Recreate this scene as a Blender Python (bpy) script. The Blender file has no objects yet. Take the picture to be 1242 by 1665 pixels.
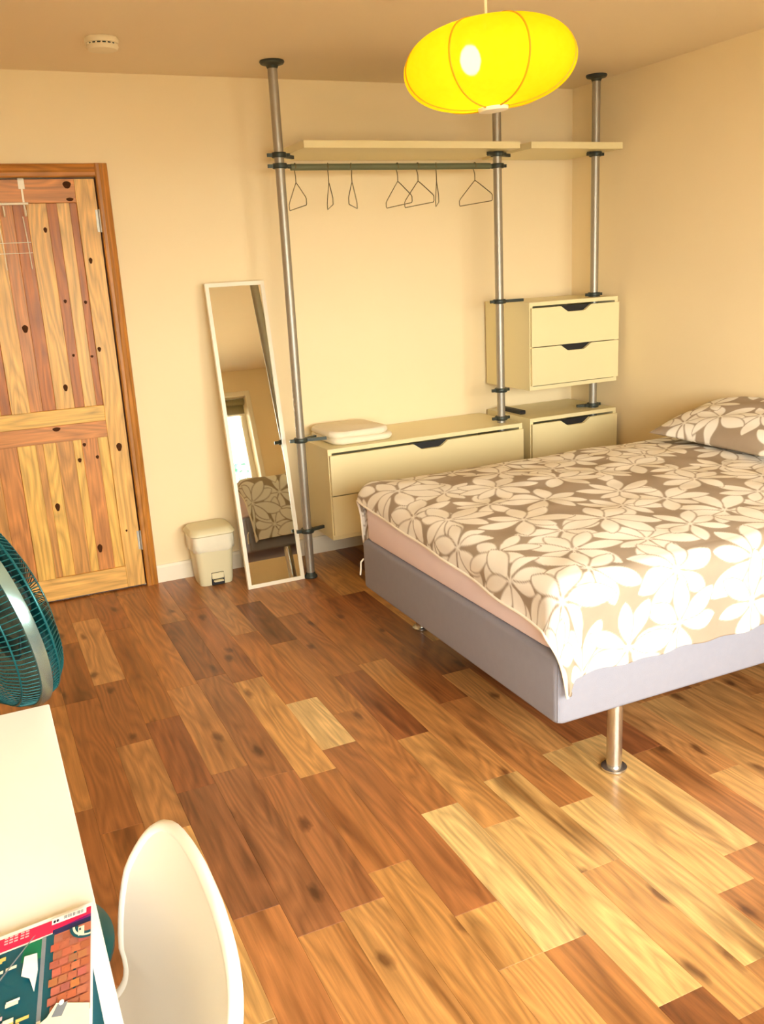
import bpy, math, random
import numpy as np
from mathutils import Vector, Matrix
random.seed(7); RNG = np.random.default_rng(11)
scene = bpy.context.scene
C = scene.collection

# ---------------------------------------------------------------- camera
CAM_F, YAW, PITCH, ROLL = 1462.0, 0.42104, 0.26926, -0.0528
CAM_POS = Vector((-0.5573, -4.4771, 1.5194))
cam_data = bpy.data.cameras.new('camera'); cam = bpy.data.objects.new('camera', cam_data); C.objects.link(cam)
fw = Vector((math.sin(YAW)*math.cos(PITCH), math.cos(YAW)*math.cos(PITCH), -math.sin(PITCH)))
rt = Vector((math.cos(YAW), -math.sin(YAW), 0)); up = rt.cross(fw)
rt2 = rt*math.cos(ROLL)+up*math.sin(ROLL); up2 = -rt*math.sin(ROLL)+up*math.cos(ROLL)
m4 = Matrix((rt2, up2, -fw)).transposed().to_4x4(); m4.translation = CAM_POS
cam.matrix_world = m4
cam_data.sensor_fit = 'VERTICAL'; cam_data.sensor_height = 24.0
cam_data.lens = CAM_F*24.0/1665.0; cam_data.clip_start = 0.02
scene.camera = cam

# ---------------------------------------------------------------- world and light
world = bpy.data.worlds.new('world'); scene.world = world; world.use_nodes = True
wn = world.node_tree.nodes; bg = wn['Background']
bg.inputs['Color'].default_value = (1.0, 0.965, 0.90, 1); bg.inputs['Strength'].default_value = 18.5
scene.view_settings.view_transform = 'Standard'; scene.view_settings.look = 'None'
scene.view_settings.gamma = 1.0; scene.view_settings.use_curve_mapping = False
scene.view_settings.exposure = 0.88
# room dimensions
XL, XR, YB, YR, HC = -1.15, 2.745, 0.0, -5.25, 2.40
WX0, WX1, WZ0, WZ1 = -0.95, 2.12, 0.82, 2.12       # window opening in the rear wall
pl = bpy.data.lights.new('window_portal', 'AREA'); pl.shape = 'RECTANGLE'; pl.size = WX1-WX0; pl.size_y = WZ1-WZ0
pl.cycles.is_portal = True
po = bpy.data.objects.new('window_portal', pl); C.objects.link(po)
po.location = ((WX0+WX1)/2, YR-0.16, (WZ0+WZ1)/2); po.rotation_euler = (math.pi/2, 0, 0)

# ---------------------------------------------------------------- materials
def newmat(name):
    m = bpy.data.materials.new(name); m.use_nodes = True
    nt = m.node_tree; b = nt.nodes['Principled BSDF']; return m, nt, b
def N(nt, t, **kw):
    n = nt.nodes.new(t)
    for k, v in kw.items():
        if k in n.inputs: n.inputs[k].default_value = v
        else: setattr(n, k, v)
    return n
def L(nt, a, b): nt.links.new(a, b)
def mixc(nt, fac, a, b, blend='MIX'):
    n = nt.nodes.new('ShaderNodeMix'); n.data_type = 'RGBA'; n.blend_type = blend
    for sock, val in ((n.inputs[0], fac), (n.inputs[6], a), (n.inputs[7], b)):
        if hasattr(val, 'is_linked'): L(nt, val, sock)
        elif isinstance(val, (int, float)): sock.default_value = val
        else: sock.default_value = (*val[:3], 1)
    return n.outputs[2]
def lin(r, g, b):
    f = lambda c: (c/255/12.92) if c/255 <= .04045 else ((c/255+.055)/1.055)**2.4
    return (f(r), f(g), f(b))
def simple(name, col, rough=.5, metal=0., var=.06, scale=8., bump=0., bscale=200., coat=0., spec=.5):
    m, nt, b = newmat(name)
    tc = N(nt, 'ShaderNodeTexCoord'); no = N(nt, 'ShaderNodeTexNoise', Scale=scale, Detail=4.)
    L(nt, tc.outputs['Object'], no.inputs['Vector'])
    lo = [max(0, c*(1-var)) for c in col]; hi = [min(1, c*(1+var)) for c in col]
    L(nt, mixc(nt, no.outputs[0], lo, hi), b.inputs['Base Color'])
    b.inputs['Roughness'].default_value = rough; b.inputs['Metallic'].default_value = metal
    b.inputs['Coat Weight'].default_value = coat; b.inputs['Specular IOR Level'].default_value = spec
    if bump:
        n2 = N(nt, 'ShaderNodeTexNoise', Scale=bscale, Detail=3.); L(nt, tc.outputs['Object'], n2.inputs['Vector'])
        bp = N(nt, 'ShaderNodeBump', Strength=bump, Distance=.002); L(nt, n2.outputs[0], bp.inputs['Height'])
        L(nt, bp.outputs[0], b.inputs['Normal'])
    return m
def wood(name, gx=(26, 1.4, 26), knots=True, rough=.42, dark=.45, streak=.5, coat=0., along='Y'):
    """grain on the object's own colour; boards run along the object's Y or Z"""
    m, nt, b = newmat(name)
    tc = N(nt, 'ShaderNodeTexCoord'); oi = N(nt, 'ShaderNodeObjectInfo')
    add = N(nt, 'ShaderNodeVectorMath', operation='ADD'); mul = N(nt, 'ShaderNodeVectorMath', operation='SCALE'); mul.inputs['Scale'].default_value = 37.
    cmb = N(nt, 'ShaderNodeCombineXYZ')
    for i in range(3): L(nt, oi.outputs['Random'], cmb.inputs[i])
    L(nt, cmb.outputs[0], mul.inputs[0]); L(nt, mul.outputs[0], add.inputs[1]); L(nt, tc.outputs['Object'], add.inputs[0])
    def coords(s):
        mp = N(nt, 'ShaderNodeMapping'); mp.inputs['Scale'].default_value = {'X': (s[1], s[0], s[2]), 'Y': s, 'Z': (s[0], s[2], s[1])}[along]; L(nt, add.outputs[0], mp.inputs[0]); return mp.outputs[0]
    # fine grain
    n1 = N(nt, 'ShaderNodeTexNoise', Scale=1., Detail=6., Roughness=.65); L(nt, coords((90, 3.2, 90)), n1.inputs['Vector'])
    # cathedral rings: distance field warped by a slow noise
    n2 = N(nt, 'ShaderNodeTexNoise', Scale=1., Detail=2., Roughness=.45); L(nt, coords((7, .9, 7)), n2.inputs['Vector'])
    mr = N(nt, 'ShaderNodeMath', operation='MULTIPLY'); mr.inputs[1].default_value = 16.; L(nt, n2.outputs[0], mr.inputs[0])
    fr = N(nt, 'ShaderNodeMath', operation='PINGPONG'); fr.inputs[1].default_value = .5; L(nt, mr.outputs[0], fr.inputs[0])
    # broad dark heartwood streaks
    n3 = N(nt, 'ShaderNodeTexNoise', Scale=1., Detail=3., Roughness=.55); L(nt, coords((13, 1.5, 13)), n3.inputs['Vector'])
    cr = N(nt, 'ShaderNodeValToRGB'); cr.color_ramp.elements[0].position = .53; cr.color_ramp.elements[1].position = .74; L(nt, n3.outputs[0], cr.inputs[0])
    col = oi.outputs['Color']
    g1 = N(nt, 'ShaderNodeMapRange'); g1.inputs['From Min'].default_value = .3; g1.inputs['From Max'].default_value = .72
    g1.inputs['To Min'].default_value = .70; g1.inputs['To Max'].default_value = 1.20; L(nt, n1.outputs[0], g1.inputs[0])
    c1 = mixc(nt, 1., col, g1.outputs[0], 'MULTIPLY')
    r1 = N(nt, 'ShaderNodeMapRange'); r1.inputs['From Max'].default_value = .5; r1.inputs['To Min'].default_value = .66; r1.inputs['To Max'].default_value = 1.1; L(nt, fr.outputs[0], r1.inputs[0])
    c2 = mixc(nt, .75, c1, mixc(nt, 1., c1, r1.outputs[0], 'MULTIPLY'))
    sf = N(nt, 'ShaderNodeMath', operation='MULTIPLY'); sf.inputs[1].default_value = streak; L(nt, cr.outputs[0], sf.inputs[0])
    c3 = mixc(nt, sf.outputs[0], c2, mixc(nt, 1., c2, (dark, dark*.72, dark*.5), 'MULTIPLY'))
    if knots:
        vo = N(nt, 'ShaderNodeTexVoronoi', Scale=1., voronoi_dimensions='2D'); vo.inputs['Randomness'].default_value = 1.
        nd = N(nt, 'ShaderNodeTexNoise', Scale=1., Detail=3.); L(nt, coords((30, 12, 30)), nd.inputs['Vector'])
        ns = N(nt, 'ShaderNodeVectorMath', operation='SCALE'); ns.inputs['Scale'].default_value = .28; L(nt, nd.outputs['Color'], ns.inputs[0])
        na_ = N(nt, 'ShaderNodeVectorMath', operation='ADD'); L(nt, coords((9, 3.6, 9)), na_.inputs[0]); L(nt, ns.outputs[0], na_.inputs[1]); L(nt, na_.outputs[0], vo.inputs['Vector'])
        kr = N(nt, 'ShaderNodeValToRGB'); kr.color_ramp.elements[0].position = .05; kr.color_ramp.elements[0].color = (1, 1, 1, 1)
        kr.color_ramp.elements[1].position = .17; kr.color_ramp.elements[1].color = (0, 0, 0, 1); L(nt, vo.outputs['Distance'], kr.inputs[0])
        sc = N(nt, 'ShaderNodeSeparateColor'); L(nt, vo.outputs['Color'], sc.inputs[0])
        gt = N(nt, 'ShaderNodeMath', operation='GREATER_THAN'); gt.inputs[1].default_value = .76; L(nt, sc.outputs[0], gt.inputs[0])
        km = N(nt, 'ShaderNodeMath', operation='MULTIPLY'); L(nt, gt.outputs[0], km.inputs[0]); L(nt, kr.outputs[0], km.inputs[1])
        k2 = N(nt, 'ShaderNodeMath', operation='MULTIPLY'); k2.inputs[1].default_value = .8; L(nt, km.outputs[0], k2.inputs[0])
        c3 = mixc(nt, k2.outputs[0], c3, mixc(nt, 1., c3, (.22, .14, .10), 'MULTIPLY'))
    L(nt, c3, b.inputs['Base Color'])
    rr = N(nt, 'ShaderNodeMapRange'); rr.inputs['To Min'].default_value = rough-.06; rr.inputs['To Max'].default_value = rough+.1; L(nt, n1.outputs[0], rr.inputs[0])
    L(nt, rr.outputs[0], b.inputs['Roughness'])
    b.inputs['Coat Weight'].default_value = coat; b.inputs['Coat Roughness'].default_value = .22
    bp = N(nt, 'ShaderNodeBump', Strength=.12, Distance=.001); L(nt, n1.outputs[0], bp.inputs['Height']); L(nt, bp.outputs[0], b.inputs['Normal'])
    return m

MT = {}
MT['wall'] = simple('wall_paint', lin(247, 226, 184), .85, var=.025, scale=2.5, bump=.15, bscale=160)
MT['ceil'] = simple('ceiling_paint', lin(246, 226, 192), .9, var=.02, scale=2, bump=.1)
MT['trimw'] = simple('white_gloss_trim', lin(246, 236, 214), .4, var=.02)
MT['lam'] = simple('cream_laminate', lin(236, 221, 172), .38, var=.02, scale=4)
MT['black'] = simple('black_plastic_and_shade', (.012, .012, .014), .5)  # black plastic; also paints the shade behind drawer notches
MT['dmetal'] = simple('dark_grey_metal', (.055, .065, .055), .45, .5)
MT['steel'] = simple('brushed_steel', (.40, .37, .31), .46, .75, var=.08, scale=30)
MT['chrome'] = simple('satin_chrome', (.62, .60, .57), .25, .95, var=.05, scale=20)
MT['rail'] = simple('grey_green_rail', lin(108, 112, 84), .5, .2)
MT['wire'] = simple('hanger_wire', lin(120, 104, 66), .4, .6)
MT['bin'] = simple('cream_bin_plastic', lin(226, 216, 178), .45, var=.02)
MT['bag'] = simple('white_liner_film', lin(238, 230, 205), .35, var=.05, scale=25, bump=.5, bscale=40)
MT['floorw'] = wood('oak_plank', rough=.40, coat=.22, streak=.9, dark=.36)
MT['pine'] = wood('pine_board', rough=.42, knots=False, streak=.3, dark=.62, along='Z')
MT['pineh'] = wood('pine_rail', rough=.42, knots=False, streak=.4, dark=.62, along='X')
MT['knot'] = simple('knot_wood', (.075, .026, .008), .8, var=.5, scale=90, spec=.1)
MT['slab'] = simple('dark_underlay', (.05, .022, .008), .8)
MT['grey'] = simple('grey_upholstery', lin(146, 145, 156), .9, var=.05, scale=40, bump=.35, bscale=600)
MT['sheet'] = simple('pink_sheet', lin(247, 232, 240), .85, var=.03, scale=10, bump=.2, bscale=120)
MT['towel'] = simple('white_towel', lin(245, 232, 205), .95, var=.03, scale=30, bump=.8, bscale=420)
MT['desk'] = simple('white_desk', lin(252, 250, 244), .35, var=.01)
MT['shell'] = simple('white_shell_plastic', lin(250, 246, 238), .38, var=.01)
MT['teal'] = simple('teal_fan_plastic', lin(10, 84, 88), .3, var=.05, coat=.3)
MT['tealw'] = simple('dark_fan_wire', lin(20, 92, 96), .3, .35)
MT['fanring'] = simple('fan_ring_chrome', lin(150, 180, 180), .22, .8)
MT['glassdark'] = simple('fan_blade', lin(6, 40, 46), .35)
MT['paper'] = simple('paper_white', lin(250, 248, 242), .6, var=.01)
MT['smoke'] = simple('alarm_white', lin(240, 224, 190), .5, var=.02)
MT['leaf'] = simple('leaf_green', lin(22, 96, 58), .6, var=.5, scale=3)
MT['bounce'] = simple('bounce_ground_stone', lin(165, 150, 128), .9, var=.2, scale=3)  # stone tone picked for the warm light it bounces onto the ceiling
MT['blind'] = simple('beige_blind', lin(150, 138, 96), .8, var=.05)
def print_mat(col): 
    k = 'ink_%d_%d_%d' % tuple(col)
    if k not in MT: MT[k] = simple(k, lin(*col), .35, var=.10, scale=60)
    return MT[k]
# mirror
m, nt, b = newmat('mirror_silver'); b.inputs['Metallic'].default_value = 1; b.inputs['Roughness'].default_value = .015
no = N(nt, 'ShaderNodeTexNoise', Scale=3.); L(nt, mixc(nt, no.outputs[0], (.80, .83, .77), (.84, .86, .80)), b.inputs['Base Color']); MT['mirror'] = m
# window pane: see-through with a faint reflection
m, nt, b = newmat('window_glass'); nt.nodes.remove(b); out = nt.nodes['Material Output']
tr = N(nt, 'ShaderNodeBsdfTransparent'); gl = N(nt, 'ShaderNodeBsdfGlossy', Roughness=.02); fz = N(nt, 'ShaderNodeFresnel', IOR=1.45); mx = N(nt, 'ShaderNodeMixShader')
tr.inputs[0].default_value = (.97, .99, .98, 1)
L(nt, fz.outputs[0], mx.inputs[0]); L(nt, tr.outputs[0], mx.inputs[1]); L(nt, gl.outputs[0], mx.inputs[2]); L(nt, mx.outputs[0], out.inputs[0]); MT['glass'] = m
# lamp shade: thin yellow fabric that lets the bulb glow through
m, nt, b = newmat('yellow_shade_fabric'); nt.nodes.remove(b); out = nt.nodes['Material Output']
YC = (1.0, .80, .02, 1)
tl = N(nt, 'ShaderNodeBsdfTranslucent'); df = N(nt, 'ShaderNodeBsdfDiffuse'); rf = N(nt, 'ShaderNodeBsdfRefraction', Roughness=.20, IOR=1.18)
no = N(nt, 'ShaderNodeTexNoise', Scale=40., Detail=3.); tcx = N(nt, 'ShaderNodeTexCoord'); L(nt, tcx.outputs['Object'], no.inputs['Vector'])
cc = mixc(nt, no.outputs[0], (.98, .78, .012), (1., .85, .025))
L(nt, cc, tl.inputs[0]); L(nt, cc, df.inputs[0]); rf.inputs[0].default_value = (1, .9, .35, 1)
m1 = N(nt, 'ShaderNodeMixShader'); m1.inputs[0].default_value = .45; L(nt, df.outputs[0], m1.inputs[1]); L(nt, tl.outputs[0], m1.inputs[2])
m2 = N(nt, 'ShaderNodeMixShader'); m2.inputs[0].default_value = .06; L(nt, m1.outputs[0], m2.inputs[1]); L(nt, rf.outputs[0], m2.inputs[2])
L(nt, m2.outputs[0], out.inputs[0]); MT['shade'] = m
m, nt, b = newmat('lit_bulb'); b.inputs['Emission Color'].default_value = (1, .86, .55, 1); b.inputs['Emission Strength'].default_value = 38.
no = N(nt, 'ShaderNodeTexNoise', Scale=5.); L(nt, mixc(nt, no.outputs[0], (.95, .93, .9), (1, 1, 1)), b.inputs['Base Color']); MT['bulb'] = m
MT['rib'] = simple('shade_rib', lin(235, 180, 0), .6)
# printed cotton: white leaves on taupe, from a per-vertex print mask
m, nt, b = newmat('leaf_print_cotton')
at = N(nt, 'ShaderNodeAttribute', attribute_name='print'); b.inputs['Roughness'].default_value = .9
tcx = N(nt, 'ShaderNodeTexCoord'); no = N(nt, 'ShaderNodeTexNoise', Scale=14., Detail=4.); L(nt, tcx.outputs['Object'], no.inputs['Vector'])
ca = mixc(nt, no.outputs[0], lin(158, 140, 120), lin(170, 152, 131)); cb = mixc(nt, no.outputs[0], lin(238, 230, 218), lin(248, 242, 232))
L(nt, mixc(nt, at.outputs['Fac'], ca, cb), b.inputs['Base Color'])
n2 = N(nt, 'ShaderNodeTexNoise', Scale=420., Detail=2.); L(nt, tcx.outputs['Object'], n2.inputs['Vector'])
bp = N(nt, 'ShaderNodeBump', Strength=.2, Distance=.001); L(nt, n2.outputs[0], bp.inputs['Height']); L(nt, bp.outputs[0], b.inputs['Normal']); MT['print'] = m

# ---------------------------------------------------------------- geometry helpers
class G:
    def __init__(s): s.v = []; s.f = []; s.mi = []
    def add(s, vs, fs, mi=0):
        o = len(s.v); s.v += [tuple(x) for x in vs]; s.f += [tuple(i+o for i in f) for f in fs]; s.mi += [mi]*len(fs); return s
    def box(s, x0, x1, y0, y1, z0, z1, mi=0, c=0.):
        if x0 > x1: x0, x1 = x1, x0
        if y0 > y1: y0, y1 = y1, y0
        if z0 > z1: z0, z1 = z1, z0
        if c <= 0:
            v = [(x, y, z) for x in (x0, x1) for y in (y0, y1) for z in (z0, z1)]
            return s.add(v, [(0,1,3,2),(4,6,7,5),(0,4,5,1),(2,3,7,6),(0,2,6,4),(1,5,7,3)], mi)
        c = min(c, (x1-x0)/2.01, (y1-y0)/2.01, (z1-z0)/2.01)
        ids = {}; vs = []
        for ix in (0, 1):
            for iy in (0, 1):
                for iz in (0, 1):
                    X, Y, Z = (x0, x1)[ix], (y0, y1)[iy], (z0, z1)[iz]
                    dx, dy, dz = (c, -c)[ix], (c, -c)[iy], (c, -c)[iz]
                    for a, p in enumerate(((X, Y+dy, Z+dz), (X+dx, Y, Z+dz), (X+dx, Y+dy, Z))):
                        ids[ix, iy, iz, a] = len(vs); vs.append(p)
        fs = []
        q = ((0,0),(1,0),(1,1),(0,1))
        for i in (0, 1):
            fs.append([ids[i, a, b, 0] for a, b in q]); fs.append([ids[a, i, b, 1] for a, b in q]); fs.append([ids[a, b, i, 2] for a, b in q])
        for a in (0, 1):
            for b in (0, 1):
                fs.append([ids[0,a,b,1], ids[1,a,b,1], ids[1,a,b,2], ids[0,a,b,2]])
                fs.append([ids[a,0,b,0], ids[a,1,b,0], ids[a,1,b,2], ids[a,0,b,2]])
                fs.append([ids[a,b,0,0], ids[a,b,1,0], ids[a,b,1,1], ids[a,b,0,1]])
                for k in (0, 1): fs.append([ids[a,b,k,0], ids[a,b,k,1], ids[a,b,k,2]])
        return s.add(vs, fs, mi)
    def tube(s, pts, r, n=10, mi=0, closed=False, cap=True):
        pts = [Vector(p) for p in pts]; m = len(pts); vs = []; prev = None
        for i, p in enumerate(pts):
            a = pts[(i-1) % m] if (closed or i > 0) else p; bq = pts[(i+1) % m] if (closed or i < m-1) else p
            t = (bq-a).normalized()
            if prev is None:
                ref = Vector((0,0,1)) if abs(t.z) < .9 else Vector((1,0,0)); u = t.cross(ref).normalized()
            else: u = (prev - t*prev.dot(t)).normalized()
            prev = u; w = t.cross(u); rr = r[i] if isinstance(r, (list, tuple)) else r
            vs += [p+(u*math.cos(2*math.pi*k/n)+w*math.sin(2*math.pi*k/n))*rr for k in range(n)]
        fs = []
        for i in range(m if closed else m-1):
            j = (i+1) % m
            fs += [(i*n+k, i*n+(k+1) % n, j*n+(k+1) % n, j*n+k) for k in range(n)]
        if cap and not closed: fs += [tuple(range(n))[::-1], tuple((m-1)*n+k for k in range(n))]
        return s.add(vs, fs, mi)
    def lathe(s, prof, n=32, c=(0, 0, 0), mi=0, axis=None):
        """profile of (r, h) revolved about z (or about `axis`, a 3x3 matrix whose z column is the axis)"""
        M = axis or Matrix.Identity(3); c = Vector(c); vs = []; fs = []
        for r, h in prof: vs += [c + M @ Vector((r*math.cos(2*math.pi*k/n), r*math.sin(2*math.pi*k/n), h)) for k in range(n)]
        for i in range(len(prof)-1): fs += [(i*n+k, i*n+(k+1) % n, (i+1)*n+(k+1) % n, (i+1)*n+k) for k in range(n)]
        if prof[0][0] > 1e-6: fs.append(tuple(range(n))[::-1])
        if prof[-1][0] > 1e-6: fs.append(tuple((len(prof)-1)*n+k for k in range(n)))
        return s.add(vs, fs, mi)
    def prism(s, poly, fn, d0, d1, mi=0):
        """2-D polygon extruded: fn(u, v, d) -> point"""
        n = len(poly); vs = [fn(u, v, d0) for u, v in poly]+[fn(u, v, d1) for u, v in poly]
        fs = [tuple(range(n))[::-1], tuple(range(n, 2*n))]+[(k, (k+1) % n, n+(k+1) % n, n+k) for k in range(n)]
        return s.add(vs, fs, mi)
    def build(s, name, mat, parent=None, smooth=False, loc=None, recalc=True):
        me = bpy.data.meshes.new(name); v = s.v
        if loc is not None: v = [(a[0]-loc[0], a[1]-loc[1], a[2]-loc[2]) for a in v]
        me.from_pydata(v, [], s.f)
        for mm in (mat if isinstance(mat, (list, tuple)) else [mat]): me.materials.append(MT[mm] if isinstance(mm, str) else mm)
        if any(s.mi): me.polygons.foreach_set('material_index', s.mi)
        if recalc:
            import bmesh
            b = bmesh.new(); b.from_mesh(me); bmesh.ops.recalc_face_normals(b, faces=b.faces); b.to_mesh(me); b.free()
        if smooth:
            me.polygons.foreach_set('use_smooth', [True]*len(me.polygons))
            if smooth != 'all': me.set_sharp_from_angle(angle=math.radians(40))
        me.update()
        o = bpy.data.objects.new(name, me); C.objects.link(o)
        if loc is not None: o.location = loc
        if parent is not None:
            o.parent = parent
            if loc is not None: o.location = Vector(loc)-world_loc(parent)
            else: o.location = -world_loc(parent)
        return o
def world_loc(o):
    l = Vector((0, 0, 0))
    while o is not None: l += o.location; o = o.parent
    return l
def tag(o, label, cat, group=None, kind=None):
    o['label'] = label; o['category'] = cat
    if group: o['group'] = group
    if kind: o['kind'] = kind
    return o
def thing(name, label, cat, loc=(0, 0, 0), group=None, kind=None):
    o = bpy.data.objects.new(name, None); C.objects.link(o); o.location = loc; o.empty_display_size = .1
    return tag(o, label, cat, group, kind)
def struct(o, label, cat): return tag(o, label, cat, None, 'structure')

# ================================================================ ROOM SHELL
T = .12
DX0, DX1, DZ1 = -.745, .107, 1.962            # door opening
g = G(); g.box(XL-T, DX0, 0, T, 0, HC); g.box(DX1, XR+T, 0, T, 0, HC); g.box(DX0, DX1, 0, T, DZ1, HC)
struct(g.build('wall_back', 'wall'), 'cream painted wall behind the clothes rail and the pine door', 'wall')
struct(G().box(XR, XR+T, YR-T, 0, 0, HC).build('wall_right', 'wall'), 'plain cream painted wall at the head of the bed', 'wall')
struct(G().box(XL-T, XL, YR-T, 0, 0, HC).build('wall_left', 'wall'), 'plain cream painted wall beside the desk', 'wall')
g = G(); g.box(XL, WX0, YR-.25, YR, 0, HC); g.box(WX1, XR, YR-.25, YR, 0, HC); g.box(WX0, WX1, YR-.25, YR, 0, WZ0); g.box(WX0, WX1, YR-.25, YR, WZ1, HC)
struct(g.build('wall_rear', 'wall'), 'cream painted wall with the window, seen in the leaning mirror', 'wall')
struct(G().box(XL-T, XR+T, YR-.25, T, HC, HC+.1).build('ceiling', 'ceil'), 'plain warm white painted ceiling', 'ceiling')
# skirting
bb = [(0, 0), (.016, 0), (.016, .078), (.010, .090), (0, .092)]
def skirting(name, p0, p1, nrm, label):
    d = (Vector(p1)-Vector(p0)); g = G()
    def fn(u, v, t): q = Vector(p0)+d*t+Vector(nrm)*u; return (q.x, q.y, v)
    g.prism(bb, fn, 0, 1); struct(g.build(name, 'trimw'), label, 'baseboard')
skirting('baseboard_back', (.165, 0, 0), (XR, 0, 0), (0, -1, 0), 'white skirting board below the clothes rail wall')
skirting('baseboard_right', (XR, -.017, 0), (XR, YR, 0), (-1, 0, 0), 'white skirting board behind the head of the bed')
skirting('baseboard_left', (XL, 0, 0), (XL, YR, 0), (1, 0, 0), 'white skirting board along the wall beside the desk')
skirting('baseboard_rear', (XL+.017, YR, 0), (XR-.017, YR, 0), (0, 1, 0), 'white skirting board below the window')

# ---- floor: slab and oak planks, each a board of its own
fl = struct(G().box(XL-T, XR+T, YR-.25, T, -.05, -.0125).build('floor', 'slab'), 'glossy oak plank floor with mixed light and dark boards', 'floor')
PW = .12
PAL = [(186, 122, 60), (170, 104, 46), (196, 136, 72), (152, 90, 40), (178, 114, 54), (206, 150, 84), (162, 98, 46), (190, 128, 64)]
LIGHT = (238, 194, 122); DARK = (132, 76, 34)
known = {   # strip index (x from -.30 + .12 i): [(y far, y near, colour)]; board tone with light and shade painted in
 0: [(-.35, -1.09, (206, 150, 88)), (-1.09, -1.62, (160, 98, 48)), (-1.62, -2.18, (192, 132, 72)), (-2.18, -2.95, (222, 166, 92))],
 1: [(-.05, -.55, (166, 98, 42)), (-.55, -1.5, (172, 106, 44)), (-1.5, -2.0, (160, 92, 46)), (-2.0, -2.62, (150, 92, 52)), (-2.62, -3.5, (200, 128, 66))],
 2: [(-.1, -1.28, (190, 122, 54)), (-1.28, -1.95, (196, 132, 68)), (-1.95, -2.75, (166, 104, 58)), (-2.75, -3.6, (206, 140, 72))],
 3: [(-.6, -1.25, (146, 84, 38)), (-1.25, -2.05, (168, 106, 56)), (-2.05, -2.72, (176, 110, 58)), (-2.72, -3.5, (214, 152, 80))],
 4: [(-.5, -1.35, (178, 106, 46)), (-1.35, -2.107, (222, 160, 84)), (-2.107, -2.62, (186, 116, 54)), (-2.62, -3.3, (204, 142, 70))],
 5: [(-.9, -1.62, (196, 124, 56)), (-1.62, -1.985, LIGHT), (-1.985, -2.865, (178, 110, 54)), (-2.865, -3.06, (224, 164, 86)), (-3.06, -3.7, (226, 160, 84))],
 6: [(-.55, -1.08, (140, 82, 40)), (-1.08, -1.78, (196, 128, 60)), (-1.78, -2.456, (190, 122, 58)), (-2.456, -3.06, (240, 198, 124)), (-3.06, -3.7, (190, 124, 58))],
 7: [(-.8, -1.5, (182, 114, 54)), (-1.5, -2.05, (168, 98, 44)), (-2.05, -2.6, (214, 152, 78)), (-2.6, -3.3, (238, 188, 110))],
 8: [(-.5, -1.45, (188, 118, 54)), (-1.45, -2.4, (206, 140, 70)), (-2.4, -2.88, (232, 182, 106)), (-2.88, -3.4, (214, 156, 84))],
 9: [(-.7, -1.9, (172, 102, 46)), (-1.9, -2.62, (194, 126, 62)), (-2.62, -3.3, (236, 188, 112))],
 10: [(-.7, -1.7, (150, 86, 40)), (-1.7, -2.36, (214, 150, 80)), (-2.36, -3.1, (232, 180, 104))],
 11: [(-1.4, -2.35, (176, 104, 50)), (-2.35, -3.0, (236, 186, 112)), (-3.0, -3.6, (196, 130, 66))],
 12: [(-1.6, -2.5, (160, 92, 46)), (-2.5, -3.2, (190, 124, 64))],
 13: [(-1.5, -2.7, (206, 142, 78)), (-2.7, -3.4, (226, 170, 98))],
}
def plank(x0, x1, y0, y1, col):
    w, l = x1-x0, abs(y1-y0); cx, cy = (x0+x1)/2, (y0+y1)/2
    o = G().box(x0+.00015, x1-.00015, min(y0, y1)+.00015, max(y0, y1)-.00015, -.0125, 0, c=.0005).build('plank', 'floorw', fl, loc=(cx, cy, 0), recalc=False)
    c_ = lin(*col); lum = .3*c_[0]+.6*c_[1]+.1*c_[2]; o.color = tuple((.95*v+.05*lum)*.92 for v in c_)+(1,)
i = int(math.floor((XL+.30)/PW))
while -.30+PW*i < XR:
    x0 = max(XL, -.30+PW*i); x1 = min(XR, -.30+PW*(i+1))
    kk = known.get(i, []); y = 0.; segs = []
    def fill(ya, yb):
        y = ya
        while y > yb+.02:
            l = random.choice((.45, .6, .75, .9, 1.05))
            if y-l < yb+.3: l = y-yb
            segs.append((y, y-l, random.choice(PAL))); y -= l
    if kk: fill(0., kk[0][0]); segs += kk; y = kk[-1][1]
    fill(y, YR)
    for s in segs: plank(x0, x1, s[0], s[1], s[2])
    i += 1

# ---- door
door = struct(thing('door_1', '', ''), 'closed pine panel door with knots and two steel hinges', 'door')
ORG = {'p': (238, 184, 100), 'b': (190, 112, 38), 'r': (214, 142, 72), 'y': (242, 190, 94), 't': (212, 152, 78), 'g': (240, 190, 112)}
def board(name, x0, x1, z0, z1, y0, y1, col, horiz=False, kn=()):
    cx, cz = (x0+x1)/2, (z0+z1)/2
    gg = G().box(x0, x1, y0, y1, z0, z1, c=.0015)
    o = gg.build(name, 'pine', door, loc=(cx, y0, cz), recalc=False)
    if horiz:   # the board's own Z runs sideways
        for v in o.data.vertices: v.co = Vector((-v.co.z, v.co.y, v.co.x))
        o.rotation_euler = (0, math.pi/2, 0)
    o.color = (*lin(*ORG[col]), 1)
    return o
def knot(par, x, z, y, rx, rz):
    k = G()
    n = 12; ring = [(x+rx*math.cos(a)*(1+.15*math.sin(3*a)), y-.0006, z+rz*math.sin(a)) for a in [2*math.pi*i/n for i in range(n)]]
    back = [(p[0], y+.0004, p[2]) for p in ring]
    k.add(ring+back, [tuple(range(n))]+[(i, (i+1) % n, n+(i+1) % n, n+i) for i in range(n)])
    wl = world_loc(par); me_o = k.build('knot', 'knot', None, loc=(x, y, z))
    me_o.parent = par; me_o.matrix_parent_inverse = (Matrix.Translation(wl) @ par.rotation_euler.to_matrix().to_4x4()).inverted()
DL, DR, DB, DT = -.738, .100, .010, 1.955
FY, FB = -.020, .018; PY = -.009
st_r = board('stile', .012, DR, DB, DT, FY, FB, 'p'); st_l = board('stile', DL, DL+.09, DB, DT, FY, FB, 'p')
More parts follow.
